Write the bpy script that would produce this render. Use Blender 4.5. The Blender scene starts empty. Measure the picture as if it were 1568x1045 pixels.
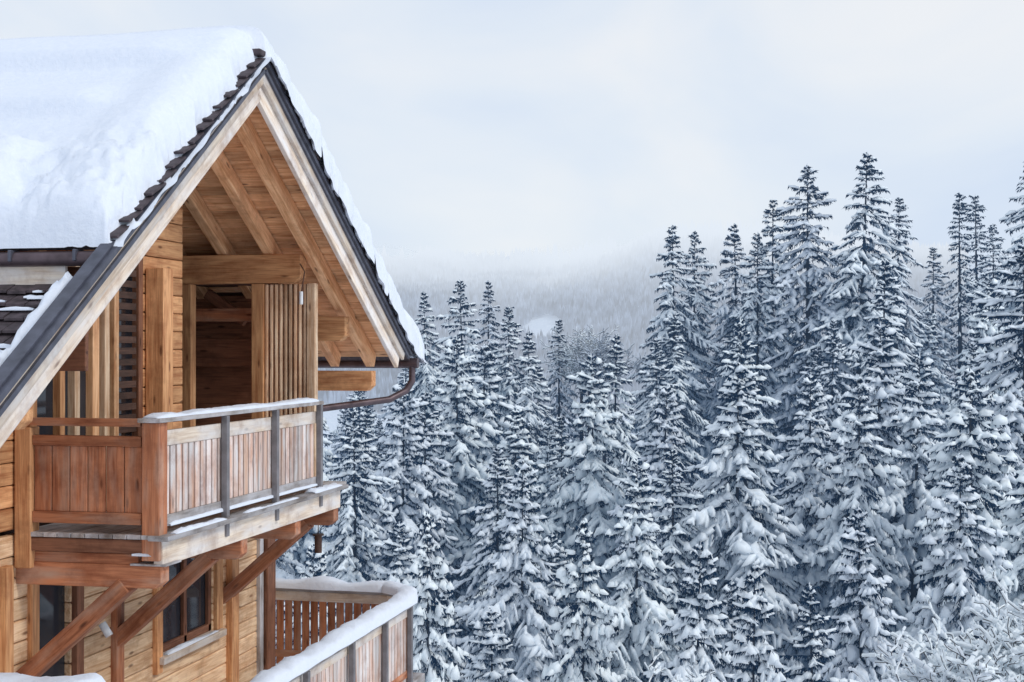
import bpy, math, random
import numpy as np
from mathutils import Vector, Matrix, noise
random.seed(7)
rng=np.random.default_rng(7)
scene=bpy.context.scene
scene.view_settings.view_transform='Standard'
scene.view_settings.look='None'
scene.view_settings.exposure=0
TH=math.radians(12.077); S,C=math.sin(TH),math.cos(TH)
def W(lat,dep): return (C*lat-S*dep, S*lat+C*dep)   # valley axes -> world
# ---------------------------------------------------------------- materials
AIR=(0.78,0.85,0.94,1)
def newmat(name):
    m=bpy.data.materials.new(name); m.use_nodes=True
    nt=m.node_tree; nt.nodes.clear()
    try: m.cycles.emission_sampling='NONE'
    except Exception: pass
    return m,nt,nt.nodes,nt.links
def N(nt,t,**k):
    n=nt.nodes.new(t)
    for a,b in k.items(): setattr(n,a,b)
    return n
def math_(nt,op,a,b=None,clamp=False):
    n=nt.nodes.new('ShaderNodeMath'); n.operation=op; n.use_clamp=clamp
    for i,v in enumerate((a,b)):
        if v is None: continue
        if isinstance(v,(int,float)): n.inputs[i].default_value=v
        else: nt.links.new(v,n.inputs[i])
    return n.outputs[0]
def ramp(nt,fac,stops,interp='LINEAR'):
    r=nt.nodes.new('ShaderNodeValToRGB'); r.color_ramp.interpolation=interp
    e=r.color_ramp.elements
    while len(e)<len(stops): e.new(0.5)
    for i,(p,c) in enumerate(stops):
        e[i].position=p; e[i].color=(c[0],c[1],c[2],1) if not isinstance(c,(int,float)) else (c,c,c,1)
    nt.links.new(fac,r.inputs[0]); return r.outputs[0]
def mixc(nt,f,a,b,mode='MIX'):
    n=nt.nodes.new('ShaderNodeMix'); n.data_type='RGBA'; n.blend_type=mode
    for s,v in ((n.inputs[0],f),(n.inputs[6],a),(n.inputs[7],b)):
        if isinstance(v,(int,float)): s.default_value=v
        elif isinstance(v,tuple): s.default_value=(v[0],v[1],v[2],1)
        else: nt.links.new(v,s)
    return n.outputs[2]
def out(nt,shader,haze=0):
    # haze: aerial perspective painted into materials as glow, by distance from origin and height
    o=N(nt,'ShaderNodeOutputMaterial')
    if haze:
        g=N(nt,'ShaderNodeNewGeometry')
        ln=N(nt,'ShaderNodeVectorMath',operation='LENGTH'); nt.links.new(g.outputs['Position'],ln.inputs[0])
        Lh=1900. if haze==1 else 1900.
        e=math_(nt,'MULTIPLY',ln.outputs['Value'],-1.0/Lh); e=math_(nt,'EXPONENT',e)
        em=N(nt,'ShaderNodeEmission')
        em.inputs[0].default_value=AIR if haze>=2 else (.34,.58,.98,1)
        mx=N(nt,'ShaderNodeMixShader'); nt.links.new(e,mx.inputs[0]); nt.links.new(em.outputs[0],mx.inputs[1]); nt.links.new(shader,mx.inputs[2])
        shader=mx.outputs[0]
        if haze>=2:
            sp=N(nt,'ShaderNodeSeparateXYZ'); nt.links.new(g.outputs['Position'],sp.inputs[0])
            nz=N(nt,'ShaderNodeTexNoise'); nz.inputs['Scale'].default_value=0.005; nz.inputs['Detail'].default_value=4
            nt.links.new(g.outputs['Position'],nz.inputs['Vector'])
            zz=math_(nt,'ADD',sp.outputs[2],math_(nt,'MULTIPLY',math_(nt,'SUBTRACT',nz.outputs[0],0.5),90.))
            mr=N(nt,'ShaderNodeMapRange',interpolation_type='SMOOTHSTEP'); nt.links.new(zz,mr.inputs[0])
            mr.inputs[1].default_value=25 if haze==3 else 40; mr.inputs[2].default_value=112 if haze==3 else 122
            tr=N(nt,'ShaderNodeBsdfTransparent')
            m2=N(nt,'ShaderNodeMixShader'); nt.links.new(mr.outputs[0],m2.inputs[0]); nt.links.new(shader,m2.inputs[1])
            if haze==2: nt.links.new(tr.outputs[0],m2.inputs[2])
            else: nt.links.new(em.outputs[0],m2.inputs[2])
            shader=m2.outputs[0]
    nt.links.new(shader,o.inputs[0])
def principled(nt,rough=.7,spec=.3):
    p=N(nt,'ShaderNodeBsdfPrincipled'); p.inputs['Roughness'].default_value=rough
    p.inputs['Specular IOR Level'].default_value=spec; return p
def wood(name,c1,c2,rough=.65,knots=True,gray=0.0,gcol=(.42,.40,.38),fine=1.0):
    m,nt,ns,ln=newmat(name)
    tc=N(nt,'ShaderNodeTexCoord'); oi=N(nt,'ShaderNodeObjectInfo')
    off=N(nt,'ShaderNodeVectorMath',operation='SCALE'); off.inputs[0].default_value=(37,19,53); ln.new(oi.outputs['Random'],off.inputs['Scale'])
    ad=N(nt,'ShaderNodeVectorMath',operation='ADD'); ln.new(tc.outputs['Object'],ad.inputs[0]); ln.new(off.outputs[0],ad.inputs[1])
    mp=N(nt,'ShaderNodeMapping'); mp.inputs['Scale'].default_value=(.9,9,9); ln.new(ad.outputs[0],mp.inputs[0])
    n1=N(nt,'ShaderNodeTexNoise'); n1.inputs['Scale'].default_value=2.2; n1.inputs['Detail'].default_value=5; n1.inputs['Distortion'].default_value=.6; ln.new(mp.outputs[0],n1.inputs['Vector'])
    mp2=N(nt,'ShaderNodeMapping'); mp2.inputs['Scale'].default_value=(2.0,60*fine,60*fine); ln.new(ad.outputs[0],mp2.inputs[0])
    n2=N(nt,'ShaderNodeTexNoise'); n2.inputs['Scale'].default_value=1.5; n2.inputs['Detail'].default_value=3; ln.new(mp2.outputs[0],n2.inputs['Vector'])
    f=math_(nt,'ADD',math_(nt,'MULTIPLY',n1.outputs[0],.65),math_(nt,'MULTIPLY',n2.outputs[0],.35))
    col=ramp(nt,f,[(.36,c1),(.62,c2)])
    if knots:
        mp3=N(nt,'ShaderNodeMapping'); mp3.inputs['Scale'].default_value=(1.6,5.5,5.5); ln.new(ad.outputs[0],mp3.inputs[0])
        v=N(nt,'ShaderNodeTexVoronoi'); v.inputs['Scale'].default_value=1.25; ln.new(mp3.outputs[0],v.inputs['Vector'])
        kf=ramp(nt,v.outputs['Distance'],[(.06,1.0),(.15,0.0)])
        col=mixc(nt,math_(nt,'MULTIPLY',kf,.8),col,(c1[0]*.25,c1[1]*.2,c1[2]*.2))
    if gray>0:
        n3=N(nt,'ShaderNodeTexNoise'); n3.inputs['Scale'].default_value=3.; n3.inputs['Detail'].default_value=6
        mp4=N(nt,'ShaderNodeMapping'); mp4.inputs['Scale'].default_value=(.6,3,3); ln.new(ad.outputs[0],mp4.inputs[0]); ln.new(mp4.outputs[0],n3.inputs['Vector'])
        gf=ramp(nt,n3.outputs[0],[(.5-.3*gray,0.0),(.8-.3*gray,1.0)])
        col=mixc(nt,gf,col,gcol)
    g=N(nt,'ShaderNodeNewGeometry'); n5=N(nt,'ShaderNodeTexNoise'); n5.inputs['Scale'].default_value=2.3; n5.inputs['Detail'].default_value=7; n5.inputs['Roughness'].default_value=.7
    ln.new(g.outputs['Position'],n5.inputs['Vector']); sf=ramp(nt,n5.outputs[0],[(.48,0.0),(.72,.65)])
    col=mixc(nt,sf,col,(c1[0]*.55,c1[1]*.45,c1[2]*.4))
    val=math_(nt,'ADD',math_(nt,'MULTIPLY',oi.outputs['Random'],.5),.80)
    hs=N(nt,'ShaderNodeHueSaturation'); ln.new(col,hs.inputs['Color']); ln.new(val,hs.inputs['Value'])
    hs.inputs['Hue'].default_value=.496; hs.inputs['Saturation'].default_value=.97
    p=principled(nt,rough,.25); ln.new(hs.outputs[0],p.inputs['Base Color'])
    b=N(nt,'ShaderNodeBump'); b.inputs['Strength'].default_value=.45; b.inputs['Distance'].default_value=.01; ln.new(f,b.inputs['Height']); ln.new(b.outputs[0],p.inputs['Normal'])
    out(nt,p.outputs[0]); return m
M_honey=wood('wood_honey',(.43,.18,.065),(.77,.43,.19))
M_soffit=wood('wood_soffit',(.55,.265,.105),(.85,.53,.28))
M_orange=wood('wood_orange_stain',(.25,.085,.035),(.50,.205,.09),gray=.12,gcol=(.42,.27,.19))
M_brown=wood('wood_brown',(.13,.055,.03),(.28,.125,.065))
M_pale=wood('wood_pale_board',(.58,.44,.32),(.88,.76,.61),gray=.38,gcol=(.76,.73,.71))
M_slat=wood('wood_weathered_slat',(.45,.20,.11),(.76,.51,.36),gray=.62,gcol=(.68,.64,.62))
M_gray=wood('wood_grey_weathered',(.17,.15,.14),(.38,.34,.31),gray=.5,gcol=(.50,.49,.51))
M_batten=wood('wood_batten',(.60,.35,.18),(.90,.70,.48))
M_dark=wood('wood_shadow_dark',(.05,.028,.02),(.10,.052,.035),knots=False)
M_cream=wood('wood_cream_log',(.58,.34,.165),(.88,.65,.41))
def simple(name,col,rough=.5,metal=0.,nscale=8,var=.3,haze=0):
    m,nt,ns,ln=newmat(name); tc=N(nt,'ShaderNodeTexCoord')
    n=N(nt,'ShaderNodeTexNoise'); n.inputs['Scale'].default_value=nscale; n.inputs['Detail'].default_value=5; ln.new(tc.outputs['Object'],n.inputs['Vector'])
    c=ramp(nt,n.outputs[0],[(.3,tuple(x*(1-var) for x in col)),(.7,tuple(min(1,x*(1+var)) for x in col))])
    p=principled(nt,rough,.4); p.inputs['Metallic'].default_value=metal; ln.new(c,p.inputs['Base Color'])
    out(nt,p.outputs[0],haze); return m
M_metal=simple('metal_flashing_dark',(.085,.09,.12),.45,.3)
M_gutter=simple('metal_gutter_copper',(.11,.08,.09),.4,.5)
M_tile=simple('roof_tile_slate',(.060,.045,.052),.7,0,14,.5)
M_glass=simple('window_glass_dark',(.03,.035,.045),.06,0,2,.3)
M_post=simple('metal_post_grey',(.20,.19,.20),.5,.2)
M_bulb=simple('lamp_glass',(.7,.72,.74),.2)
def snowmat(name,haze,bump=.25,scale=18,dist=.03,c1=(.82,.86,.93),c2=(.89,.91,.95)):
    m,nt,ns,ln=newmat(name); g=N(nt,'ShaderNodeNewGeometry')
    n=N(nt,'ShaderNodeTexNoise'); n.inputs['Scale'].default_value=scale; n.inputs['Detail'].default_value=6; n.inputs['Roughness'].default_value=.65; ln.new(g.outputs['Position'],n.inputs['Vector'])
    p=principled(nt,.6,.2)
    c=ramp(nt,n.outputs[0],[(.3,c1),(.7,c2)]); ln.new(c,p.inputs['Base Color'])
    b=N(nt,'ShaderNodeBump'); b.inputs['Strength'].default_value=bump; b.inputs['Distance'].default_value=dist; ln.new(n.outputs[0],b.inputs['Height']); ln.new(b.outputs[0],p.inputs['Normal'])
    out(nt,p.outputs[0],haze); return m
M_snow=snowmat('snow_on_roof',0,.4,14,.03,(.735,.795,.90),(.79,.84,.93))
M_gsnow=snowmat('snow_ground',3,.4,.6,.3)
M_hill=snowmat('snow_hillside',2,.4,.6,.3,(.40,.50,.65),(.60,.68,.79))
def diffuse_mat(name,col,haze=1):
    m,nt,ns,ln=newmat(name)
    oi=N(nt,'ShaderNodeObjectInfo'); c=mixc(nt,oi.outputs['Random'],tuple(x*.92 for x in col),tuple(min(1,x*1.05) for x in col))
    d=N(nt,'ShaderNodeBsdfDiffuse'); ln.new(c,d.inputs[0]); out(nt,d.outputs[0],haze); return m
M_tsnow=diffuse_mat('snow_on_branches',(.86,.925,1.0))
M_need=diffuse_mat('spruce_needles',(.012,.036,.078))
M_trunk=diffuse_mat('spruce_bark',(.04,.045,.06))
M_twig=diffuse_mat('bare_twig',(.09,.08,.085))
def needles(name,c1,c2,haze=1,sc=1.3):
    m,nt,ns,ln=newmat(name); g=N(nt,'ShaderNodeNewGeometry')
    n=N(nt,'ShaderNodeTexNoise'); n.inputs['Scale'].default_value=sc; n.inputs['Detail'].default_value=4; ln.new(g.outputs['Position'],n.inputs['Vector'])
    p=principled(nt,.75,.1); c=ramp(nt,n.outputs[0],[(.3,c1),(.7,c2)]); ln.new(c,p.inputs['Base Color'])
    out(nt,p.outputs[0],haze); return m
# ---------------------------------------------------------------- helpers
def link(o,parent=None):
    scene.collection.objects.link(o)
    if parent is not None: o.parent=parent
    return o
def empty(name):
    o=bpy.data.objects.new(name,None); o.empty_display_size=.5; return link(o)
def mesh_np(name,V,faces4=None,faces3=None,mats=(),mi4=None,mi3=None,smooth4=True,smooth3=False):
    me=bpy.data.meshes.new(name)
    V=np.asarray(V,dtype=np.float32)
    f4=np.zeros((0,4),np.int32) if faces4 is None else np.asarray(faces4,np.int32)
    f3=np.zeros((0,3),np.int32) if faces3 is None else np.asarray(faces3,np.int32)
    me.vertices.add(len(V)); me.vertices.foreach_set('co',V.ravel())
    nl=f4.size+f3.size; me.loops.add(nl)
    me.loops.foreach_set('vertex_index',np.concatenate([f4.ravel(),f3.ravel()]))
    npoly=len(f4)+len(f3); me.polygons.add(npoly)
    ls=np.concatenate([np.arange(len(f4))*4,f4.size+np.arange(len(f3))*3]).astype(np.int32)
    me.polygons.foreach_set('loop_start',ls)
    for m in mats: me.materials.append(m)
    a=np.zeros(len(f4),np.int32) if mi4 is None else mi4
    b=np.zeros(len(f3),np.int32) if mi3 is None else mi3
    me.polygons.foreach_set('material_index',np.concatenate([a,b]).astype(np.int32))
    sm=np.concatenate([np.full(len(f4),smooth4),np.full(len(f3),smooth3)])
    me.polygons.foreach_set('use_smooth',sm)
    me.update(calc_edges=True); me.validate()
    return me
def beam(name,p0,p1,w,h,mat,parent,bev=.008,up=(0,0,1),cut=0.0,roll=0.):
    p0=Vector(p0);p1=Vector(p1); d=p1-p0; L=d.length; x=d.normalized(); u=Vector(up)
    y=u.cross(x); 
    if y.length<1e-4: y=Vector((0,1,0))
    y.normalize(); z=x.cross(y)
    a,b,c=L/2,w/2,h/2
    if cut>0:
        prof=[(-a,-c),(a-cut,-c),(a,-c+cut*.9),(a,c),(-a,c)]
    else: prof=[(-a,-c),(a,-c),(a,c),(-a,c)]
    n=len(prof)
    V=[(px,-b,pz) for px,pz in prof]+[(px,b,pz) for px,pz in prof]
    F=[tuple(range(n)),tuple(reversed(range(n,2*n)))]+[((i+1)%n,i,i+n,(i+1)%n+n) for i in range(n)]
    me=bpy.data.meshes.new(name); me.from_pydata(V,[],F); me.update(); me.materials.append(mat)
    o=bpy.data.objects.new(name,me); link(o,parent)
    m=Matrix((x,y,z)).transposed().to_4x4(); m.translation=(p0+p1)/2
    if roll: m=m@Matrix.Rotation(roll,4,'X')
    o.matrix_world=m
    if bev>0:
        bm=o.modifiers.new('bevel','BEVEL'); bm.width=bev; bm.segments=2
    return o
def box(name,x0,x1,y0,y1,z0,z1,mat,parent,axis='x',bev=.008):
    cx,cy,cz=(x0+x1)/2,(y0+y1)/2,(z0+z1)/2
    if axis=='x': return beam(name,(x0,cy,cz),(x1,cy,cz),y1-y0,z1-z0,mat,parent,bev)
    if axis=='y': return beam(name,(cx,y0,cz),(cx,y1,cz),x1-x0,z1-z0,mat,parent,bev)
    return beam(name,(cx,cy,z0),(cx,cy,z1),x1-x0,y1-y0,mat,parent,bev,up=(0,1,0))
def tube(name,pts,r,mat,parent,half=False):
    cu=bpy.data.curves.new(name,'CURVE'); cu.dimensions='3D'; cu.bevel_depth=r; cu.bevel_resolution=4; cu.use_fill_caps=True
    sp=cu.splines.new('POLY'); sp.points.add(len(pts)-1)
    for i,p in enumerate(pts): sp.points[i].co=(*p,1)
    cu.materials.append(mat); o=bpy.data.objects.new(name,cu); return link(o,parent)
def snow_strip(name,pts,w,h,parent,seed=0,step=.05,mat=None,rough=.25):
    P=[Vector(p) for p in pts]; path=[]
    for a,b in zip(P[:-1],P[1:]):
        n=max(2,int((b-a).length/step))
        for i in range(n): path.append((a.lerp(b,i/n)))
    path.append(P[-1]); m=9; V=[];F=[]
    for i,p in enumerate(path):
        d=(path[min(i+1,len(path)-1)]-path[max(i-1,0)]); d.z=0; d.normalize(); sd=Vector((0,0,1)).cross(d)
        e=min(1,min(i,len(path)-1-i)/2.5+.05); e=math.sqrt(e)
        nz=noise.noise(p*2.2+Vector((seed,0,0)))
        for j in range(m):
            a=math.pi*j/(m-1); cx=-math.cos(a); sz=math.sin(a)**.6
            q=p+sd*(w/2*cx*(1+rough*.5*nz)*(.7+.3*e))+Vector((0,0,h*sz*e*(1+rough*2*nz+rough*noise.noise(p*9+Vector((j,seed,0))))))
            if j in(0,m-1): q.z-=.012
            V.append(q)
    for i in range(len(path)-1):
        for j in range(m-1): F.append((i*m+j,i*m+j+1,(i+1)*m+j+1,(i+1)*m+j))
    F.append(tuple(range(m)));F.append(tuple(reversed([ (len(path)-1)*m+j for j in range(m)])))
    me=bpy.data.meshes.new(name); me.from_pydata(V,[],F); me.materials.append(mat or M_snow)
    for p in me.polygons: p.use_smooth=True
    me.update(); return link(bpy.data.objects.new(name,me),parent)
# ---------------------------------------------------------------- chalet
ch=empty('wooden_chalet')
AY,AZ=14.23,3.08; SN,SF=.68,.565; YN,YF=8.2,19.9
def roofz(y): return AZ-(AY-y)*SN if y<AY else AZ-(y-AY)*SF
XR=-5.75; XW=-7.15; XB=-16.
TD=.30   # the lower tiled strip sits this far below the upper roof plane
def slab(name,y0,y1,x0,x1,dz0,dz1,mat,par=ch):
    V=[]
    for x in(x0,x1):
        for y in(y0,y1):
            for dz in(dz0,dz1): V.append((x,y,roofz(y)+dz))
    F=[(0,1,3,2),(4,6,7,5),(0,4,5,1),(2,3,7,6),(0,2,6,4),(1,5,7,3)]
    me=bpy.data.meshes.new(name); me.from_pydata(V,[],F); me.materials.append(mat); me.update(); return link(bpy.data.objects.new(name,me),par)
slab('roof_deck_far',AY+.01,YF,XB,XR-.02,-.085,-.02,M_tile)
slab('roof_deck_near',11.05,AY-.01,XB,XR-.02,-.085,-.02,M_tile)
slab('roof_deck_lower',YN,11.06,XB,XR-.12,-TD-.21,-TD-.11,M_tile)
def soffit(y0,y1,tag,x1=XR-.05,dz=.105):
    n=int((y1-y0)/.145)
    for i in range(n):
        ya=y0+(y1-y0)*i/n; yb=y0+(y1-y0)*(i+1)/n; ym=(ya+yb)/2
        beam('soffit_plank_'+tag,(XB+6,ym,roofz(ym)-dz),(x1,ym,roofz(ym)-dz),(yb-ya)*1.12,.03,M_soffit,ch,.004,up=(0,(SF if ym>AY else -SN),1))
soffit(AY+.05,YF-.2,'far'); soffit(11.25,AY-.05,'near'); soffit(8.7,11.0,'low',XR-.2,TD+.24)
def rafter(x,w,h,dz,mat,name,y1=YF-.35,y0=8.6,side=3,bev=.01):
    off=dz+h/2
    if side&1: beam(name,(x,AY+.02,AZ-off*1.15),(x,y1,roofz(y1)-off*1.15),w,h,mat,ch,bev)
    if side&2: beam(name,(x,y0,roofz(y0)-off*1.2),(x,AY-.02,AZ-off*1.2),w,h,mat,ch,bev)
rafter(XR-.02,.045,.20,.04,M_pale,'bargeboard_outer',y1=19.55,y0=8.3)
rafter(XR-.075,.06,.34,.06,M_pale,'bargeboard_inner',y1=19.45,y0=8.3)
for x in(-6.25,-6.78,-7.4,-8.1,-8.8): rafter(x,.13,.2,.125,M_soffit,'rafter',y0=11.4)
rafter(XR+.015,.03,.045,.09,M_metal,'rake_drip_edge',y1=19.7,y0=8.3,bev=.003)
rafter(XR-.01,.10,.05,-.005,M_metal,'rake_flashing',y1=19.8,y0=8.3,bev=.003)
def rake_tiles(y0,y1,step):
    n=int(abs(y1-y0)/step)
    for i in range(n):
        a=y0+(y1-y0)*i/n; b=y0+(y1-y0)*(i+1.25)/n
        beam('rake_tile',(XR-.09+random.uniform(-.015,.015),a,roofz(a)+.02),(XR-.09,b,roofz(b)+.075+random.uniform(-.012,.02)),.24,.024,M_tile,ch,.005)
rake_tiles(AY-.05,11.0,.20); rake_tiles(AY+.05,YF,.22)
beam('ridge_cap',(XR+.02,AY,AZ+.05),(XR-.5,AY,AZ+.05),.26,.07,M_tile,ch,.02)
beam('rake_apron',(XR-.06,8.3,roofz(8.3)+.02),(XR-.06,11.05,roofz(11.05)+.02),.12,.03,M_metal,ch,.004)
beam('rake_upstand',(XR-.115,8.3,roofz(8.3)-.17),(XR-.115,10.98,roofz(10.98)-.17),.02,.34,M_metal,ch,.003)
tv=[];tf=[]
y=8.3; row=0
while y<10.95:
    x=-5.88-(row%2)*.09
    while x>-10.5:
        w=.172; t=.022; jit=random.uniform(-.008,.008)
        ya,yb=y,y+.27; z0=roofz(ya)-TD+jit; z1=roofz(yb)-TD-.07
        k=len(tv)
        tv+=[(x,ya,z0),(x-w,ya,z0+random.uniform(-.006,.006)),(x-w,yb,z1),(x,yb,z1),(x,ya,z0-t),(x-w,ya,z0-t),(x-w,yb,z1-t),(x,yb,z1-t)]
        tf+=[(k,k+3,k+2,k+1),(k+4,k+5,k+6,k+7),(k,k+1,k+5,k+4),(k+1,k+2,k+6,k+5),(k+3,k,k+4,k+7)]
        x-=.18
    y+=.17; row+=1
me=bpy.data.meshes.new('lower_roof_tiles'); me.from_pydata(tv,[],tf); me.materials.append(M_tile); me.update(); link(bpy.data.objects.new('lower_roof_tiles',me),ch)
def tz(y): return roofz(y)-TD-.005
snow_strip('snow_lower_tiles',[(-6.06,8.4,tz(8.4)),(-6.01,9.3,tz(9.3)),(-6.07,9.9,tz(9.9)),(-6.01,10.4,tz(10.4)),(-6.05,10.8,tz(10.8))],.16,.19,ch,3,rough=.4)
for i in range(40):
    yy=9.4+random.random()*1.5; xx=-6.15-random.random()*1.; l=.06+random.random()*.22
    snow_strip('snow_tile_patch',[(xx,yy,tz(yy)),(xx-l,yy,tz(yy))],.05,.02,ch,i,rough=.5)
tube('eave_gutter',[(-5.86,10.96,.755),(-16,10.96,.755)],.065,M_gutter,ch)
box('eave_fascia',-16,-6.22,10.99,11.03,.47,.70,M_pale,ch)
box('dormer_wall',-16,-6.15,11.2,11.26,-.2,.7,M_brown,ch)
box('eave_drip',-16,-5.9,11.0,11.1,.78,.81,M_metal,ch)
for xx in (-6.1,-6.7,-7.3,-7.9): box('gutter_hook',xx,xx+.03,10.88,11.05,.73,.83,M_metal,ch)
tube('far_gutter',[(-5.66,19.93,-.22),(-16,19.93,-.22)],.075,M_gutter,ch)
tube('downpipe',[(-5.75,19.93,-.27),(-5.75,19.92,-.48),(-5.82,19.86,-.62),(-6.0,19.6,-.74),(-7.0,18.3,-.88),(-7.15,18.0,-.95),(-7.2,17.98,-6)],.05,M_gutter,ch)
for (yy,x1,z0,z1,w) in [(17.0,-6.33,.82,1.18,.20),(18.1,-6.12,.09,.42,.18),(19.05,-6.05,-.60,-.32,.18),(11.75,-6.2,.78,1.08,.20),(10.2,-6.1,-.65,-.37,.18)]:
    beam('purlin',(-10,yy,(z0+z1)/2),(x1,yy,(z0+z1)/2),w,z1-z0,M_honey,ch,.012,cut=.08)
beam('ridge_beam',(-10,AY,2.62),(-5.95,AY,2.62),.2,.3,M_honey,ch,.012,cut=.1)
def wall(z0,z1,ranges_fn,h,mat,thick=.10,x=XW,tag='wall_plank'):
    z=z0
    while z<z1-.02:
        for (a,b) in ranges_fn(z,z+h):
            if b-a>.05: box(tag,x-thick,x+random.uniform(-.002,.002),a,b,z+.004,z+h-.004,mat,ch,'y',.016)
        z+=h
def sub(ints,a,b):
    r=[]
    for p,q in ints:
        if b<=p or a>=q: r.append((p,q)); continue
        if a>p: r.append((p,a))
        if b<q: r.append((b,q))
    return r
def up_rng(z,zt):
    ya=max(10.6,AY-(AZ-.3-zt)/SN); yb=min(15.26,AY+(AZ-.3-zt)/SF)
    if zt<.6: ya=max(10.6,AY-(AZ-.72-zt)/SN)
    if yb<=ya: return []
    r=[(ya,yb)]
    if z<1.0: r=sub(r,11.95,14.2)
    return r
def lo_rng(z,zt):
    r=[(10.6,17.86)]
    r=sub(r,12.1,12.75)
    if zt>-3.42 and z<-2.35: r=sub(r,14.66,16.1)
    return r
wall(-1.66,2.75,up_rng,.205,M_honey)
wall(-7.3,-1.7,lo_rng,.20,M_cream)
box('loggia_return_wall',-9.6,XW-.11,15.2,15.26,-1.66,2.2,M_brown,ch)
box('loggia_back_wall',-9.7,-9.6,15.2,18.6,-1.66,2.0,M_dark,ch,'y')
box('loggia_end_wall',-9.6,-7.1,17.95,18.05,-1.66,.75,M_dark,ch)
box('wall_right_part',-9.6,-7.1,17.86,17.93,-1.66,.7,M_brown,ch)
box('loggia_jamb',-8.05,-7.82,16.92,17.08,-1.66,.815,M_honey,ch,'z')
box('loggia_side_infill',-9.6,-8.05,16.95,17.05,-1.66,.795,M_brown,ch)
for i in range(13):
    z=-1.66+i*.19; box('loggia_plank',-9.55,-8.06,16.9,16.948,z+.003,z+.187,M_honey,ch)
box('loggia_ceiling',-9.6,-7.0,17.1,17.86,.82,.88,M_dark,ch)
box('loggia_lintel',-8.6,-7.0,17.5,17.66,.35,.52,M_orange,ch)
beam('loggia_strut',(-7.9,17.6,.72),(-7.35,17.6,.35),.1,.14,M_brown,ch)
box('loggia_shelf',-8.6,-7.1,17.7,17.8,-.25,.12,M_brown,ch)
box('screen_post',-7.0,-6.84,16.93,17.09,-1.66,.815,M_honey,ch,'z')
box('screen_post',-6.27,-6.16,16.95,17.07,-1.66,.815,M_batten,ch,'z')
box('screen_backing',-6.84,-6.27,17.03,17.05,-1.66,.81,M_orange,ch)
n=9
for i in range(n):
    x=-6.81+i*(.51/(n-1)); box('screen_batten',x-.017,x+.017,16.965,17.027,-1.6,.805,M_batten,ch,'z',.006)
box('gable_glazing',-7.2,-7.18,11.95,14.2,-1.66,1.02,M_glass,ch,'y',0)
for yy,w,mt in [(11.98,.12,M_honey),(12.5,.09,M_honey),(12.78,.10,M_batten),(13.15,.13,M_soffit),(13.38,.10,M_batten),(13.58,.10,M_soffit),(14.12,.10,M_brown)]:
    box('glazing_mullion',-7.19,-7.10,yy-w/2,yy+w/2,-1.66,1.05,mt,ch,'z')
box('glazing_head',-7.19,-7.08,11.9,14.2,1.02,1.2,M_honey,ch,'y')
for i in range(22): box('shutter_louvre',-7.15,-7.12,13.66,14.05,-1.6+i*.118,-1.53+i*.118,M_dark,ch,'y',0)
box('gable_post',-7.14,-6.93,14.3,14.55,-1.66,.87,M_honey,ch,'z')
XRl=-5.76; YA,YB=11.76,15.87
def rail_post(x,y,z0,z1,w,mat,nm='rail_post'): box(nm,x-w/2,x+w/2,y-w/2,y+w/2,z0,z1,mat,ch,'z')
rail_post(XRl-.04,YA+.04,-1.9,-.67,.17,M_orange,'corner_post')
rail_post(-7.05,YA+.02,-2.0,-.72,.16,M_honey,'wall_post')
box('front_top_rail',-7.05,-5.9,YA-.05,YA+.06,-.705,-.635,M_orange,ch)
box('front_mid_rail',-6.97,-5.9,YA-.03,YA+.03,-.885,-.79,M_orange,ch)
box('front_low_rail',-6.97,-5.9,YA-.03,YA+.03,-1.585,-1.48,M_orange,ch)
xx=-6.96
for i in range(6):
    box('front_slat',xx,xx+.168,YA-.005,YA+.02,-1.48,-.887,M_orange,ch,'z',.006); xx+=.178
def gx(nm,y0,y1,z0,z1,x0,x1,mat,ax='y',bev=.006): return box(nm,x0,x1,y0,y1,z0,z1,mat,ch,ax,bev)
gx('side_handrail',YA-.12,YB+.05,-.665,-.625,XRl-.13,XRl+.09,M_gray)
gx('side_upper_rail',YA+.13,YB,-.885,-.745,XRl-.03,XRl+.015,M_pale)
gx('side_lower_rail',YA+.13,YB,-1.60,-1.51,XRl-.03,XRl+.02,M_gray)
gx('side_backing',YA+.13,YB,-1.52,-.86,XRl-.045,XRl-.03,M_brown)
yy=YA+.14
while yy<YB-.1:
    gx('side_slat',yy,yy+.098,-1.51,-.887,XRl-.015,XRl+.006,M_slat,'z',.004); yy+=.131
for yy in(13.15,14.48,YB): gx('side_post',yy-.035,yy+.035,-1.86,-.668,XRl+.022,XRl+.085,M_post,'z')
snow_strip('snow_on_handrail',[(XRl-.02,YA-.1,-.627),(XRl-.02,YB,-.627)],.2,.04,ch,5)
snow_strip('snow_on_low_rail',[(XRl+.02,YA+.2,-1.60),(XRl+.02,YB,-1.60)],.05,.02,ch,6)
for i in range(10):
    x=-7.12+i*.137; box('deck_board',x,x+.13,YA-.05,17.0,-1.71,-1.67,M_gray,ch,'y',.004)
gx('deck_rim_beam',YA+.0,16.6,-1.95,-1.72,XRl-.03,XRl+.06,M_pale)
gx('deck_edge_board',YA-.1,16.62,-1.715,-1.67,XRl-.04,XRl+.16,M_gray)
snow_strip('snow_on_deck_edge',[(XRl+.11,YA+.1,-1.672),(XRl+.11,13.0,-1.672)],.08,.025,ch,8,rough=.6)
snow_strip('snow_on_deck_edge',[(XRl+.10,13.5,-1.672),(XRl+.11,15.0,-1.672)],.06,.02,ch,9,rough=.6)
snow_strip('snow_on_deck_edge',[(XRl+.07,15.5,-1.672),(XRl+.07,16.5,-1.672)],.16,.05,ch,18,rough=.6)
box('deck_front_rim',-7.1,XRl-.03,YA-.04,YA+.02,-1.84,-1.715,M_brown,ch)
box('beam_infill',-7.1,-5.95,YA+.02,YA+.14,-1.95,-1.85,M_orange,ch)
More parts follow.
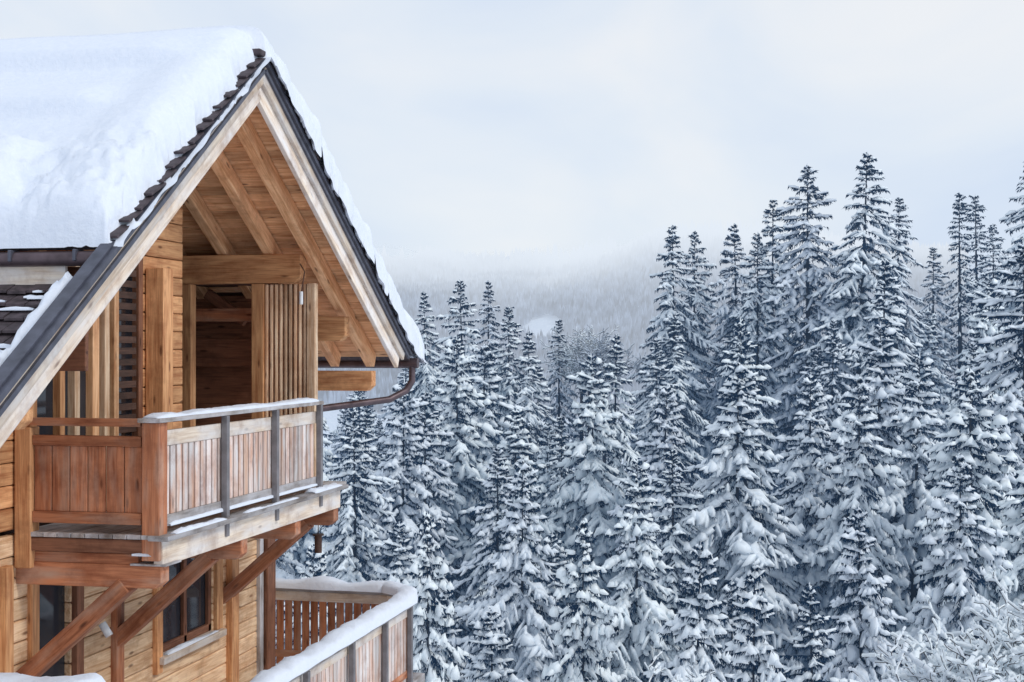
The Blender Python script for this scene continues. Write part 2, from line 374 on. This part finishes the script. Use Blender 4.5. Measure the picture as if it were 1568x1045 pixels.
for yy in(11.85,13.66,15.2,16.5):
    beam('deck_beam',(-7.3,yy,-2.05),(-5.72,yy,-2.05),.17,.21,M_orange,ch,.01,cut=.06)
    if yy!=15.2: beam('brace',(-7.22,yy,-3.12),(-6.08,yy,-2.13),.15,.2,M_orange,ch,.01,up=(0,1,0))
gx('deck_snow_shelf',YA-.02,YA+.3,-1.95,-1.93,XRl-.25,XRl+.1,M_gray)
snow_strip('snow_deck_corner',[(XRl-.22,YA+.0,-1.845),(XRl-.02,YA+.0,-1.845)],.12,.03,ch,31)
def post(y0,y1,z0,z1,mat,proud=.08,nm='wall_trim'): box(nm,XW-.02,XW+proud,y0,y1,z0,z1,mat,ch,'z')
post(17.62,17.9,-7.3,-1.96,M_brown,.10,'corner_post_lower')
post(17.48,17.6,-7.3,-1.96,M_gray,.05)
post(16.5,16.72,-7.3,-1.96,M_honey); post(16.12,16.3,-3.42,-1.96,M_honey,.05)
post(14.5,14.64,-3.6,-1.96,M_honey,.06); post(13.55,13.72,-7.3,-1.96,M_orange,.07); post(12.76,12.9,-7.3,-1.96,M_brown,.06)
post(11.96,12.09,-7.3,-1.96,M_honey,.05); post(11.5,11.62,-7.3,-1.96,M_honey,.07)
box('window_glass',XW-.09,XW-.07,14.66,16.1,-3.4,-2.3,M_glass,ch,'y',0)
box('door_glass',XW-.09,XW-.07,12.1,12.75,-7.3,-1.9,M_glass,ch,'y',0)
box('window_sill',XW-.08,XW+.12,14.55,16.25,-3.5,-3.42,M_pale,ch,'y')
snow_strip('snow_on_sill',[(XW+.06,14.7,-3.42),(XW+.06,16.1,-3.42)],.07,.02,ch,41,rough=.6)
for yy in(14.70,15.38,16.06): box('window_frame',XW-.068,XW-.02,yy-.04,yy+.04,-3.42,-2.2,M_brown,ch,'z')
box('window_frame_bottom',XW-.068,XW-.02,14.7,16.1,-3.42,-3.33,M_brown,ch,'y')
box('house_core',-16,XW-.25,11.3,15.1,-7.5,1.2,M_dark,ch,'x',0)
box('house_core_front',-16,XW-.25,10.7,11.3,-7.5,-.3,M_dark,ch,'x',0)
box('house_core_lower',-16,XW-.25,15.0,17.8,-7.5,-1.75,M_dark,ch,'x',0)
box('end_wall_lower',-16,XW-.1,17.8,17.88,-7.4,-1.7,M_cream,ch,'x',0)
LX,LY,LZ=-5.30,18.9,-3.35
path=[(LX-.06,11.4),(LX,18.1),(LX-.14,18.62),(LX-.5,18.9),(-7.6,18.95)]
for (a,b) in zip(path[:-1],path[1:]):
    for z0,z1,w,mt in((LZ-.05,LZ,.22,M_gray),(LZ-.2,LZ-.07,.04,M_pale),(LZ-1.0,LZ-.9,.04,M_orange)):
        beam('terrace_rail',(a[0],a[1],(z0+z1)/2),(b[0],b[1],(z0+z1)/2),w,z1-z0,mt,ch,.006)
    d=Vector((b[0]-a[0],b[1]-a[1])); L=d.length; d.normalize(); s=.06
    while s<L-.05:
        p=(a[0]+d.x*s,a[1]+d.y*s)
        beam('terrace_slat',(p[0],p[1],LZ-1.1),(p[0],p[1],LZ-.2),.025,.105,M_slat if abs(d.y)>.7 else M_orange,ch,.004,up=(d.x,d.y,0)); s+=.128
for yy in(12.6,14.2,15.7,17.0,18.1): box('terrace_post',LX+.02,LX+.085,yy-.035,yy+.035,-4.6,LZ-.052,M_post,ch,'z')
snow_strip('snow_on_terrace_rail',[(p[0],p[1],LZ-.002) for p in path],.28,.12,ch,11,rough=.22)
box('terrace_deck',-7.2,LX+.02,11.4,18.95,-4.6,-4.48,M_gray,ch,'y')
box('terrace_snow',-7.1,LX-.1,11.4,18.8,-4.478,-4.40,M_snow,ch,'y',.03)
for yy in (12.5,18.5): box('terrace_pillar',LX-.3,LX-.1,yy,yy+.2,-10,-4.6,M_brown,ch,'z')
snow_strip('snow_on_porch',[(-7.0,9.6,-2.78),(-6.0,9.6,-2.66),(-5.1,9.6,-2.72)],.6,.24,ch,21)
box('porch_canopy',-7.1,-5.15,9.3,9.95,-2.92,-2.78,M_brown,ch)
box('porch_post',-5.4,-5.28,9.5,9.62,-7,-2.92,M_brown,ch,'z')
box('stone_plinth',-16,XW+.05,10.5,18.0,-12,-7.3,M_gray,ch,'x')
tube('lamp_wire',[(-6.3,16.8,1.05),(-6.22,16.75,.95),(-6.25,16.7,.66)],.008,M_dark,ch)
tube('lamp_bulb',[(-6.25,16.7,.70),(-6.25,16.7,.54)],.026,M_bulb,ch)
tube('lantern_chain',[(-5.95,16.5,-1.95),(-5.95,16.5,-2.28)],.006,M_dark,ch)
tube('lantern_body',[(-5.95,16.5,-2.28),(-5.95,16.5,-2.31),(-5.95,16.5,-2.50)],.045,M_dark,ch)
tube('lantern_cap',[(-5.95,16.5,-2.27),(-5.95,16.5,-2.29)],.07,M_dark,ch)
tube('floodlight',[(-6.9,12.9,-2.72),(-6.82,12.9,-2.84)],.04,M_bulb,ch)
# ---- roof snow
def sm(a,b,x):
    t=(x-a)/(b-a); t=max(0,min(1,t)); return t*t*(3-2*t)
xs=list(np.arange(-5.66,-6.7,-.03))+list(np.arange(-6.7,-10.5,-.05))+list(np.arange(-10.5,-16.1,-.4))
YE=YF+.62
ys=list(np.arange(10.93,YE+.01,.03))
V=[];F=[]
for y in ys:
    for x in xs:
        dy=y-AY; rz=AZ-(SN if dy<0 else SF)*(math.sqrt(dy*dy+.12)-.0) 
        if y>YF-.3: rz+=(y-YF+.3)**2*.28
        edge=(-5.80 if dy<0 else -5.69)+noise.noise(Vector((7,y*3,0)))*.05+noise.noise(Vector((2,y*9,0)))*.035
        e_g=max(0,min(1,(edge-x)/.40)); 
        e_n=max(0,min(1,(y-10.93)/.30)); e_f=max(0,min(1,(YE-y)/.40))
        rnd=lambda e:(1-(1-e)**2.4)**.5
        t=.56+.12*sm(.3,1.5,dy)
        if dy<0:
            wv=.10*noise.noise(Vector((x*.7,1,0)))
            f1=sm(-6.1,-6.7,x); f2=sm(-6.4,-7.0,x); f3=sm(-6.7,-7.2,x)
            u=dy+wv
            t+=f1*(.07*sm(-.25,-.80,u)-.17*sm(-.86,-.98,u))
            t+=f2*(.13*sm(-1.2,-1.75,u)-.17*sm(-1.80,-1.92,u))
            t+=f3*(.24*sm(-2.25,-2.65,u))-.08*(1-f3)*sm(-2.5,-3.1,u)
        big=noise.noise(Vector((x*.5,y*.8,3)))*.05
        low=sm(12.3,11.5,y)*1.8+ (1-e_g)*1.4
        fine=noise.fractal(Vector((x*5,y*5,1)),1.,2.,4)*.022*(.14+low)+noise.fractal(Vector((x*15,y*15,9)),1.,2.,2)*.018*(.03+low)
        tt=(t+big)*rnd(e_g)*rnd(e_n)*rnd(e_f)+fine*1.2
        base=roofz(y)+.01
        if y>YF-.3: base+=(y-YF+.3)**2*.28
        top=rz+tt
        z=top if tt>0.25 else base+max(0,tt)*(top-base)/max(tt,.001) if tt>0.02 else base
        z=max(z,base-.02)
        ox=.06*math.sin(math.pi*e_g)*(1 if e_g<1 else 0)+noise.noise(Vector((3,y*4,z*4)))*.04*(1-e_g)
        V.append((x+ox,y-(0.05*math.sin(math.pi*e_n)) ,z))
nx=len(xs)
for i in range(len(ys)-1):
    for j in range(nx-1): k=i*nx+j; F.append((k,k+nx,k+nx+1,k+1))
me=mesh_np('roof_snow',V,F,None,[M_snow]); link(bpy.data.objects.new('roof_snow',me),ch)
V=[];F=[]
for i,y in enumerate(np.linspace(YF-.1,YE,8)):
    for x in (XR,XB): V.append((x,y,roofz(y)+.0+(y-YF+.3)**2*.28*(1 if y>YF-.3 else 0)))
for i in range(7): F.append((2*i,2*i+1,2*i+3,2*i+2))
link(bpy.data.objects.new('snow_lip',mesh_np('snow_lip',V,F,None,[M_snow])),ch)
# ---------------------------------------------------------------- terrain
dp=[-200,0,10,15,35,45,70,95,120,200,400,800,1500,6000]
dz=[30,-1.8,-5.3,-7.2,-16,-22,-25,-20,-19,-32,-60,-75,-60,-60]
def ground(lat,dep):
    z=float(np.interp(dep,dp,dz))
    z+=max(0,lat-5)*.22*sm(50,90,dep)*(1-sm(200,500,dep)) if lat<60 else 55*.22*sm(50,90,dep)*(1-sm(200,500,dep))
    z-=max(0,-lat-6)*.15*sm(30,60,dep) if lat>-60 else 8*sm(30,60,dep)
    return z
deps=np.concatenate([np.arange(-60,150,3),np.geomspace(150,6000,40)])
lats=np.concatenate([-np.geomspace(5000,60,25),np.arange(-57,90,3),np.geomspace(92,5000,25)])
V=[];F=[]
for d in deps:
    for l in lats:
        x,y=W(l,d); V.append((x,y,ground(l,d)+noise.noise(Vector((l*.12,d*.12,0)))*.5))
nl=len(lats)
for i in range(len(deps)-1):
    for j in range(nl-1): k=i*nl+j; F.append((k,k+1,k+nl+1,k+nl))
link(bpy.data.objects.new('snow_ground',mesh_np('snow_ground',V,F,None,[M_gsnow])))
def hillz(l,d):
    return -75+(d-600)*.165+noise.fractal(Vector((l*.0022,d*.0022,5)),1,2,4)*38 + 25*math.exp(-((l-420)/260)**2)+14*math.exp(-((l+140)/90)**2)+34*math.exp(-((l-150)/90)**2)*sm(950,1300,d)+12*noise.noise(Vector((l*.012,d*.01,8)))
hl=np.arange(-1500,2000,25); hd=np.arange(600,2250,25)
V=[];F=[]
for d in hd:
    for l in hl:
        x,y=W(l,d); V.append((x,y,hillz(l,d)))
nl=len(hl)
for i in range(len(hd)-1):
    for j in range(nl-1): k=i*nl+j; F.append((k,k+1,k+nl+1,k+nl))
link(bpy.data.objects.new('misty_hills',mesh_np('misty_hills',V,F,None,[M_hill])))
V=[];F=[]
for i in range(46000):
    d=random.uniform(760,1700); l=random.uniform(-.14,.32)*d
    nn=.35*noise.noise(Vector((l*.06,d*.02,2)))
    if ((l-24)/16)**2+((d-1095)/30)**2<1+nn*2 or ((l-10)/12)**2+((d-985)/22)**2<1+nn*2: continue
    x,y=W(l,d); z=hillz(l,d)
    if z>102: continue
    if random.random()<sm(65,105,z+24*noise.noise(Vector((l*.01,d*.01,0)))): continue
    h=random.uniform(7,15); r=h*random.uniform(.16,.24); k=len(V); a0=random.random()*6
    for a in range(5): V.append((x+r*math.cos(a0+a*1.2566),y+r*math.sin(a0+a*1.2566),z+h*.1))
    V.append((x,y,z+h)); 
    for a in range(5): F.append((k+a,k+(a+1)%5,k+5))
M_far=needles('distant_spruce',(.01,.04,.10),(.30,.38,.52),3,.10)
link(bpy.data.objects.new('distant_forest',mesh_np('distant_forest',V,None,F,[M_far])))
# ---------------------------------------------------------------- spruces
def strips_mesh(name,P0,P1,Wd,snowf,trunk,seed,spk=8):
    r=np.random.default_rng(seed)
    P0=np.array(P0);P1=np.array(P1);Wd=np.array(Wd);snowf=np.array(snowf)
    D=P1-P0; L=np.linalg.norm(D,axis=1,keepdims=True); D=D/np.maximum(L,1e-5)
    up=np.array([0,0,1.]); SD=np.cross(D,up); SD/=np.maximum(np.linalg.norm(SD,axis=1,keepdims=True),1e-5); UP=np.cross(SD,D)
    idx=np.where(snowf>0)[0]; n=len(idx)
    t=np.array([-.08,.45,1.08]); prof=np.array([.6,1.,.45])
    A=P0[idx];d=D[idx];l=L[idx];sd=SD[idx];u=UP[idx];w=Wd[idx][:,None]*snowf[idx][:,None]
    verts=np.zeros((n,12,3))
    for i in range(3):
        c=A+d*l*t[i]+sd*(r.normal(0,.18,(n,1))*w)
        ww=w*prof[i]*r.uniform(.6,1.4,(n,1)); hh=ww*r.uniform(.6,1.25,(n,1))
        verts[:,i*4+0]=c-sd*ww-u*ww*.2
        verts[:,i*4+1]=c+u*hh+sd*r.normal(0,.25,(n,1))*ww
        verts[:,i*4+2]=c+sd*ww-u*ww*.2
        verts[:,i*4+3]=c-u*ww*.06
    q=[]
    for i in range(2):
        for j in range(4): q.append((i*4+j,i*4+(j+1)%4,(i+1)*4+(j+1)%4,(i+1)*4+j))
    q.append((8,9,10,11))
    q=np.array(q); F4=(q[None]+np.arange(n)[:,None,None]*12).reshape(-1,4)
    V=verts.reshape(-1,3); base=len(V)
    m=len(P0); K=spk
    s=r.uniform(-.05,1.05,(m,K,1)); root=P0[:,None]+D[:,None]*L[:,None]*s
    sgn=np.where(np.arange(K)%2==0,1.,-1.)[None,:,None]
    ln=r.uniform(.13,.29,(m,K,1))*(.6+Wd[:,None,None]*4)
    dirn=SD[:,None]*sgn*r.uniform(.2,1.0,(m,K,1))+D[:,None]*r.uniform(.2,.9,(m,K,1))-up*r.uniform(.3,1.5,(m,K,1))
    dirn/=np.linalg.norm(dirn,axis=2,keepdims=True)
    tip=root+dirn*ln; bw=r.uniform(.03,.065,(m,K,1))
    tri=np.stack([root-D[:,None]*bw-up*.02,root+D[:,None]*bw-up*.02,tip],axis=2)
    V2=tri.reshape(-1,3); F3=np.arange(len(V2)).reshape(-1,3)+base
    H,tr=trunk; seg=8; TV=[];TF=[]; b2=base+len(V2)
    zz=np.linspace(0,H,12)
    for i,z in enumerate(zz):
        rad=tr*(1-z/H)+.012
        for a in range(seg): TV.append((rad*math.cos(a*math.pi*2/seg),rad*math.sin(a*math.pi*2/seg),z-H))
    for i in range(11):
        for a in range(seg): TF.append((b2+i*seg+a,b2+i*seg+(a+1)%seg,b2+(i+1)*seg+(a+1)%seg,b2+(i+1)*seg+a))
    TF=np.array(TF)
    Vall=np.concatenate([V,V2,np.array(TV)]); F4=np.concatenate([F4,TF])
    mi4=np.concatenate([np.zeros(len(F4)-len(TF),np.int32),np.full(len(TF),2,np.int32)])
    return mesh_np(name,Vall,F4,F3,[M_tsnow,M_need,M_trunk],mi4,np.ones(len(F3),np.int32))
def spruce(name,seed,H,slope,Rmax,snow=1.,dens=1.,cover=.85,ragged=.2,droop=0.,clump=0.):
    r=random.Random(seed); P0=[];P1=[];Wd=[];SF_=[]
    def add(a,b,w,s): P0.append(tuple(a));P1.append(tuple(b));Wd.append(w);SF_.append(s)
    add((0,0,-.30),(0,0.01,.12),.045,snow*.8)
    u=.10; az=r.random()*6
    while u<H*.93:
        nb=r.choice([3,4,5]) if u<5 else r.choice([4,5,6])
        sect=[1+ragged*noise.noise(Vector((math.cos(q)*1.3,math.sin(q)*1.3,u*.45+seed*3)))*1.6 for q in np.linspace(0,6.28,12)]
        for b in range(nb):
            az+=6.2832/nb+r.uniform(-.4,.4); a=az
            L=(Rmax*(1-math.exp(-u*slope*1.3/Rmax))+.22)*r.uniform(.70,1.15)*sect[int((a%6.2832)/6.2832*11.99)]
            if r.random()<.08: L*=.6
            e0=math.radians(44-(60+droop)*min(1,(u/5.)**.6)+r.uniform(-9,9))
            dx,dy=math.cos(a),math.sin(a); u0=u+r.uniform(-.16,.16)*min(1,u)
            n=max(2,int(L/.36)); pts=[]
            cur=r.uniform(-.3,.3)
            for i in range(n+1):
                s=i/n; rr=L*s*math.cos(e0*.7); zz=-u0+L*(math.sin(e0)*s-.25*s*s+.13*s**4)
                sx=cur*L*s*s*.35
                pts.append(Vector((dx*rr-dy*sx,dy*rr+dx*sx,zz)))
            bare=r.random()<.07
            for i in range(n):
                s=(i+.5)/n; inner=s<.34
                c=snow*r.uniform(.7,1.4) if (not bare and r.random()<cover*(.3 if inner else 1)) else 0
                if c and r.random()<clump: c*=1.6
                add(pts[i],pts[i+1],(.10+.085*min(1,L/2.5)*(1-s*.4))*(.6+.4*min(1,L/1.2)),c)
                if L>.5 and i>0:
                    for sg in(-1,1):
                        if r.random()>dens: continue
                        ll=(.50*L*(1-s)**.7+.16)*r.uniform(.6,1.15)
                        ang=sg*math.radians(r.uniform(36,60))
                        d=(pts[i+1]-pts[i]).normalized()
                        q=Vector((d.x*math.cos(ang)-d.y*math.sin(ang),d.x*math.sin(ang)+d.y*math.cos(ang),d.z-r.uniform(.05,.40))).normalized()
                        a0=pts[i]; m=max(1,int(ll/.52)); prev=a0+q*.03
                        for j in range(m):
                            q2=Vector((q.x,q.y,q.z-.17*j)).normalized(); nx_=prev+q2*(ll/m)
                            c=snow*r.uniform(.55,1.4) if (not bare and r.random()<cover*(.36 if s<.42 else .96)) else 0
                            if c and r.random()<clump: c*=1.6
                            add(prev,nx_,.092+.063*min(1,ll),c); prev=nx_
        u+=(.22+.35*min(1,u/9))*r.uniform(.65,1.35)
    return strips_mesh(name,P0,P1,Wd,SF_,(H,H*.012),seed)
variants=[
 spruce('spruce_mesh_a',1,24,.38,4.7,1.03,.82,.87,.42),
 spruce('spruce_mesh_b',2,26,.33,4.5,.93,.82,.81,.46,5,.05),
 spruce('spruce_mesh_c',3,22,.46,4.8,1.22,.8,.96,.50,-2,.28),
 spruce('spruce_mesh_d',4,23,.42,4.8,1.15,.82,.94,.47,-5,.2),
 spruce('spruce_mesh_e',5,27,.28,3.8,.84,.8,.72,.44,8),
]
thin=spruce('spruce_mesh_thin',9,18,.19,2.0,.55,.5,.75,.7)
HT=[24,26,22,23,27]
print('faces',[len(v.polygons) for v in variants])
def plant(name,lat,dep,top,mi,parent=None,wide=1.,mesh=None,Hm=None):
    x,y=W(lat,dep); g=ground(lat,dep); H=top-g
    me=mesh or variants[mi]; hh=Hm or HT[mi]
    o=bpy.data.objects.new(name,me); link(o,parent)
    s=max(.85,min(1.25,H/hh)); o.location=(x,y,top); o.scale=(s*wide,s*wide,s)
    o.rotation_euler=(random.uniform(-.03,.03),random.uniform(-.03,.03),random.random()*6.28)
    return o
T=[(10.7,95,8.1,1,.95),(12.6,98,8.0,0,.8),(15.0,96,8.3,1,.95),(15.9,92,7.4,0,.8),(18.0,98,10.2,1,.9),(18.7,90,11.5,0,.95),(22.0,88,12.0,1,1.05),(26.7,98,10.3,4,1.0),
(22.3,62,4.5,0,1.0),(31.2,85,12.0,1,1.1),(32.6,110,7.7,4,1),(35.5,105,9.1,0,.9),(18.9,72,4.4,1,.85),
(-5.9,95,3.7,1,.85),(-3.3,90,4.25,0,.9),(-1.6,97,4.5,1,.85),(-.2,92,2.65,0,.85),(1.0,85,.9,1,.85),(3.3,100,1.9,4,.9),(5.9,80,.66,1,.9),(8.6,85,.5,0,.9),
(-2.8,72,.43,3,.8),(3.9,70,-.39,3,.8),(10.1,88,2.1,1,.9),(10.6,66,1.3,0,.8),(8.9,56,-.57,3,.85),(12.6,60,-1.16,3,.85),(13.9,57,-1.23,2,.75),(17.2,60,-.33,3,.8),(17.4,54,-.92,2,.85),
(-8.2,80,-3.2,1,1),(.37,50,-3.95,3,.72),(4.4,50,-3.95,3,.75),(6.3,56,-4.0,0,.85),(2.1,42,-5.15,2,.6),(-2.5,42,-4.95,2,.58),(5.3,40,-5.55,3,.7),(5.8,34,-5.2,3,.65),(-6.3,45,-6.3,3,.65),
(-6.9,62,-2.6,0,.9),(-5.0,66,-1.6,3,.8),(14.8,47,-3.6,2,.75),(18.5,50,-3.0,2,.8),(11.2,46,-5.2,3,.75),(9.0,43,-7.2,0,.8),(13.0,40,-8.0,2,.75),(16.0,40,-6.2,3,.8),(-.6,60,-4.2,0,.85),(7.2,66,-1.8,3,.75)]
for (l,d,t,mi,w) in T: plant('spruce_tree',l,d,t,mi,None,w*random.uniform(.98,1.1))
for (l,d,t) in [(34.6,110,11.9),(36.5,112,12.0)]: plant('spruce_tree',l,d,t,0,None,1.,thin,18)
ff=empty('spruce_forest')
def sky(px):
    return np.interp(px,[-.3,-.06,-.02,.0,.01,.04,.07,.10,.13,.2,.3,.5],[.005,.03,.03,.02,.0,.0,.0,.045,.05,.075,.075,.08])
nf=0
dep=40.
while dep<135:
    lat=-.17*dep-5
    while lat<.39*dep+3:
        l=lat+random.uniform(-2,2); d=dep+random.uniform(-3,3)
        az=l/d; H=random.uniform(15,25); g=ground(l,d); top=g+H
        lim=float(sky(az))-random.uniform(.012,.08)
        top=min(top,lim*d)
        if d<62: top=min(top,-.19*d*(1-(d-38)/60)-random.uniform(0,3))
        near=any((l-a[0])**2+(d-a[1])**2<9 for a in T)
        cw=(l+6.2)**2+(d-16)**2<120
        if top-g>6 and not near and not cw:
            plant('spruce',l,d,top,random.choice([2,3,3,0]) if d<62 else random.choice([0,1,3,3,4,0,2]),ff,random.uniform(.75,1.0)); nf+=1
        lat+=5.4 if dep<110 else 6.5
    dep+=6.8 if dep<110 else 9
print('fillers',nf)
# ---------------------------------------------------------------- snowy deciduous bush (near right) 
def bush(name,seed,n0,Lb,levels,spread,sf=1.):
    r=random.Random(seed); segs=[]
    def grow(p,d,L,w,lv):
        n=max(2,int(L/.14)); q=p.copy()
        for i in range(n):
            d=(d+Vector((r.gauss(0,.20),r.gauss(0,.20),r.gauss(0,.14)+.02-.02*lv))).normalized()
            q2=q+d*(L/n); segs.append((tuple(q),tuple(q2),w*(1-.5*i/n))); q=q2
            if lv<levels and i>=1 and r.random()<.66:
                for _ in range(1 if r.random()<.6 else 2):
                    s=Vector((r.gauss(0,1),r.gauss(0,1),r.gauss(0,.6))); s=(s-d*s.dot(d)).normalized()
                    grow(q,(d+s*.9).normalized(),L*r.uniform(.3,.55),w*.5,lv+1)
    for i in range(n0):
        a=r.random()*6.28; grow(Vector((0,0,0)),Vector((math.cos(a)*spread*r.random(),math.sin(a)*spread*r.random(),1)).normalized(),Lb*r.uniform(.7,1.),.045,0)
    A=np.array([s[0] for s in segs]);B=np.array([s[1] for s in segs]);w=np.array([s[2] for s in segs])[:,None]
    D=B-A; D/=np.linalg.norm(D,axis=1,keepdims=True)+1e-6; up=np.array([0,0,1.]); SD=np.cross(D,up); nn=np.linalg.norm(SD,axis=1,keepdims=True); SD/=nn+1e-4; UP=np.cross(SD,D)
    wt=np.maximum(w*.6,.009)
    def tubes(off,ww,hh):
        vs=[]
        for c in(A,B):
            for (a,b) in((-1,0),(0,1),(1,0),(0,-1)): vs.append(c+UP*off+SD*ww*a+UP*hh*b)
        return np.stack(vs,1)
    v1=tubes(0,wt,wt)
    sw=(.03+w*.7)*rng.uniform(.15,2.2,w.shape)*np.clip(nn*1.3,.2,1)*sf
    v2=tubes(wt+sw*.5,sw,sw*.8)
    q=np.array([(j,(j+1)%4,4+(j+1)%4,4+j) for j in range(4)]+[(0,1,2,3),(4,5,6,7)])
    n=len(A); F1=(q[None]+np.arange(n)[:,None,None]*8).reshape(-1,4); F2=F1+n*8
    mi=np.concatenate([np.zeros(len(F1)),np.ones(len(F2))]).astype(np.int32)
    print(name,n)
    return mesh_np(name,np.concatenate([v1.reshape(-1,3),v2.reshape(-1,3)]),np.concatenate([F1,F2]),None,[M_twig,M_tsnow],mi)
bm1=bush('snowy_bush_mesh',3,9,3.0,3,.9); bm2=bush('snowy_bush_mesh_b',4,8,2.4,3,.8); bm3=bush('bare_tree_mesh',5,8,2.6,3,.6,.45)
for (nm,l,d,top,me,s,h) in [('snowy_bush',8.5,27,-5.45,bm1,.9,3.0),('snowy_bush',7.3,26,-5.85,bm2,.9,2.4),('snowy_bush',9.5,26,-5.0,bm2,.9,2.4),('snowy_bush',10.6,28,-5.1,bm1,1.0,3.0),('snowy_bush',3.3,30,-7.0,bm2,.7,2.4),
   ('bare_tree',4.9,100,.2,bm3,1.3,2.6),('bare_tree',6.3,97,.1,bm3,1.4,2.6),('bare_tree',5.6,103,.5,bm3,1.3,2.6)]:
    x,y=W(l,d); zb=top-h*s*.95
    o=bpy.data.objects.new(nm,me); link(o); o.location=(x,y,zb); o.scale=(s,s,s); o.rotation_euler=(0,0,random.random()*6)
    g=ground(l,d); st=bpy.data.meshes.new('stem'); 
    Vs=[];hh=(g-zb-.3)/s
    for k in(0,1):
        for a in range(8): Vs.append(((.09 if k==0 else .13)*math.cos(a*.7854),(.09 if k==0 else .13)*math.sin(a*.7854),0.05 if k==0 else hh))
    st.from_pydata(Vs,[],[(a,(a+1)%8,8+(a+1)%8,8+a) for a in range(8)]); st.materials.append(M_twig)
    so=bpy.data.objects.new('stem',st); link(so,o)
# ---------------------------------------------------------------- world, sun, camera
w=bpy.data.worlds.new('World'); scene.world=w; w.use_nodes=True; nt=w.node_tree; nt.nodes.clear(); ln=nt.links
SUN=Vector((.85,-.22,.72)).normalized()
el=math.asin(SUN.z); rot=math.atan2(SUN.x,SUN.y)
st=N(nt,'ShaderNodeTexSky',sky_type='NISHITA'); st.sun_disc=False; st.sun_elevation=el; st.sun_rotation=rot
bg1=N(nt,'ShaderNodeBackground'); ln.new(st.outputs[0],bg1.inputs[0]); bg1.inputs[1].default_value=.11
tc=N(nt,'ShaderNodeTexCoord')
mp=N(nt,'ShaderNodeMapping'); mp.inputs['Scale'].default_value=(1,1,1.6); mp.inputs['Rotation'].default_value=(.2,.5,.3); ln.new(tc.outputs['Generated'],mp.inputs[0])
nz=N(nt,'ShaderNodeTexNoise'); nz.inputs['Scale'].default_value=3.0; nz.inputs['Detail'].default_value=5; nz.inputs['Roughness'].default_value=.5; nz.inputs['Distortion'].default_value=.5; ln.new(mp.outputs[0],nz.inputs['Vector'])
col=ramp(nt,nz.outputs[0],[(.36,(.70,.80,.965)),(.50,(.81,.88,.975)),(.64,(.925,.945,.975))])
bg2=N(nt,'ShaderNodeBackground'); ln.new(col,bg2.inputs[0]); bg2.inputs[1].default_value=1.
mx=N(nt,'ShaderNodeMixShader'); mx.inputs[0].default_value=.88; ln.new(bg1.outputs[0],mx.inputs[1]); ln.new(bg2.outputs[0],mx.inputs[2])
wo=N(nt,'ShaderNodeOutputWorld'); ln.new(mx.outputs[0],wo.inputs[0])
sl=bpy.data.lights.new('sun','SUN'); sl.energy=1.15; sl.angle=math.radians(12); sl.color=(1,.97,.92)
so=bpy.data.objects.new('sun',sl); link(so); so.rotation_euler=SUN.to_track_quat('Z','Y').to_euler(); so.location=(0,0,60)
cam=bpy.data.cameras.new('camera'); cam.lens=50; cam.sensor_width=36; cam.clip_end=12000; cam.clip_start=.1
co=bpy.data.objects.new('camera',cam); link(co); co.location=(0,0,0); co.rotation_euler=(math.radians(90.28),0,TH)
scene.camera=co
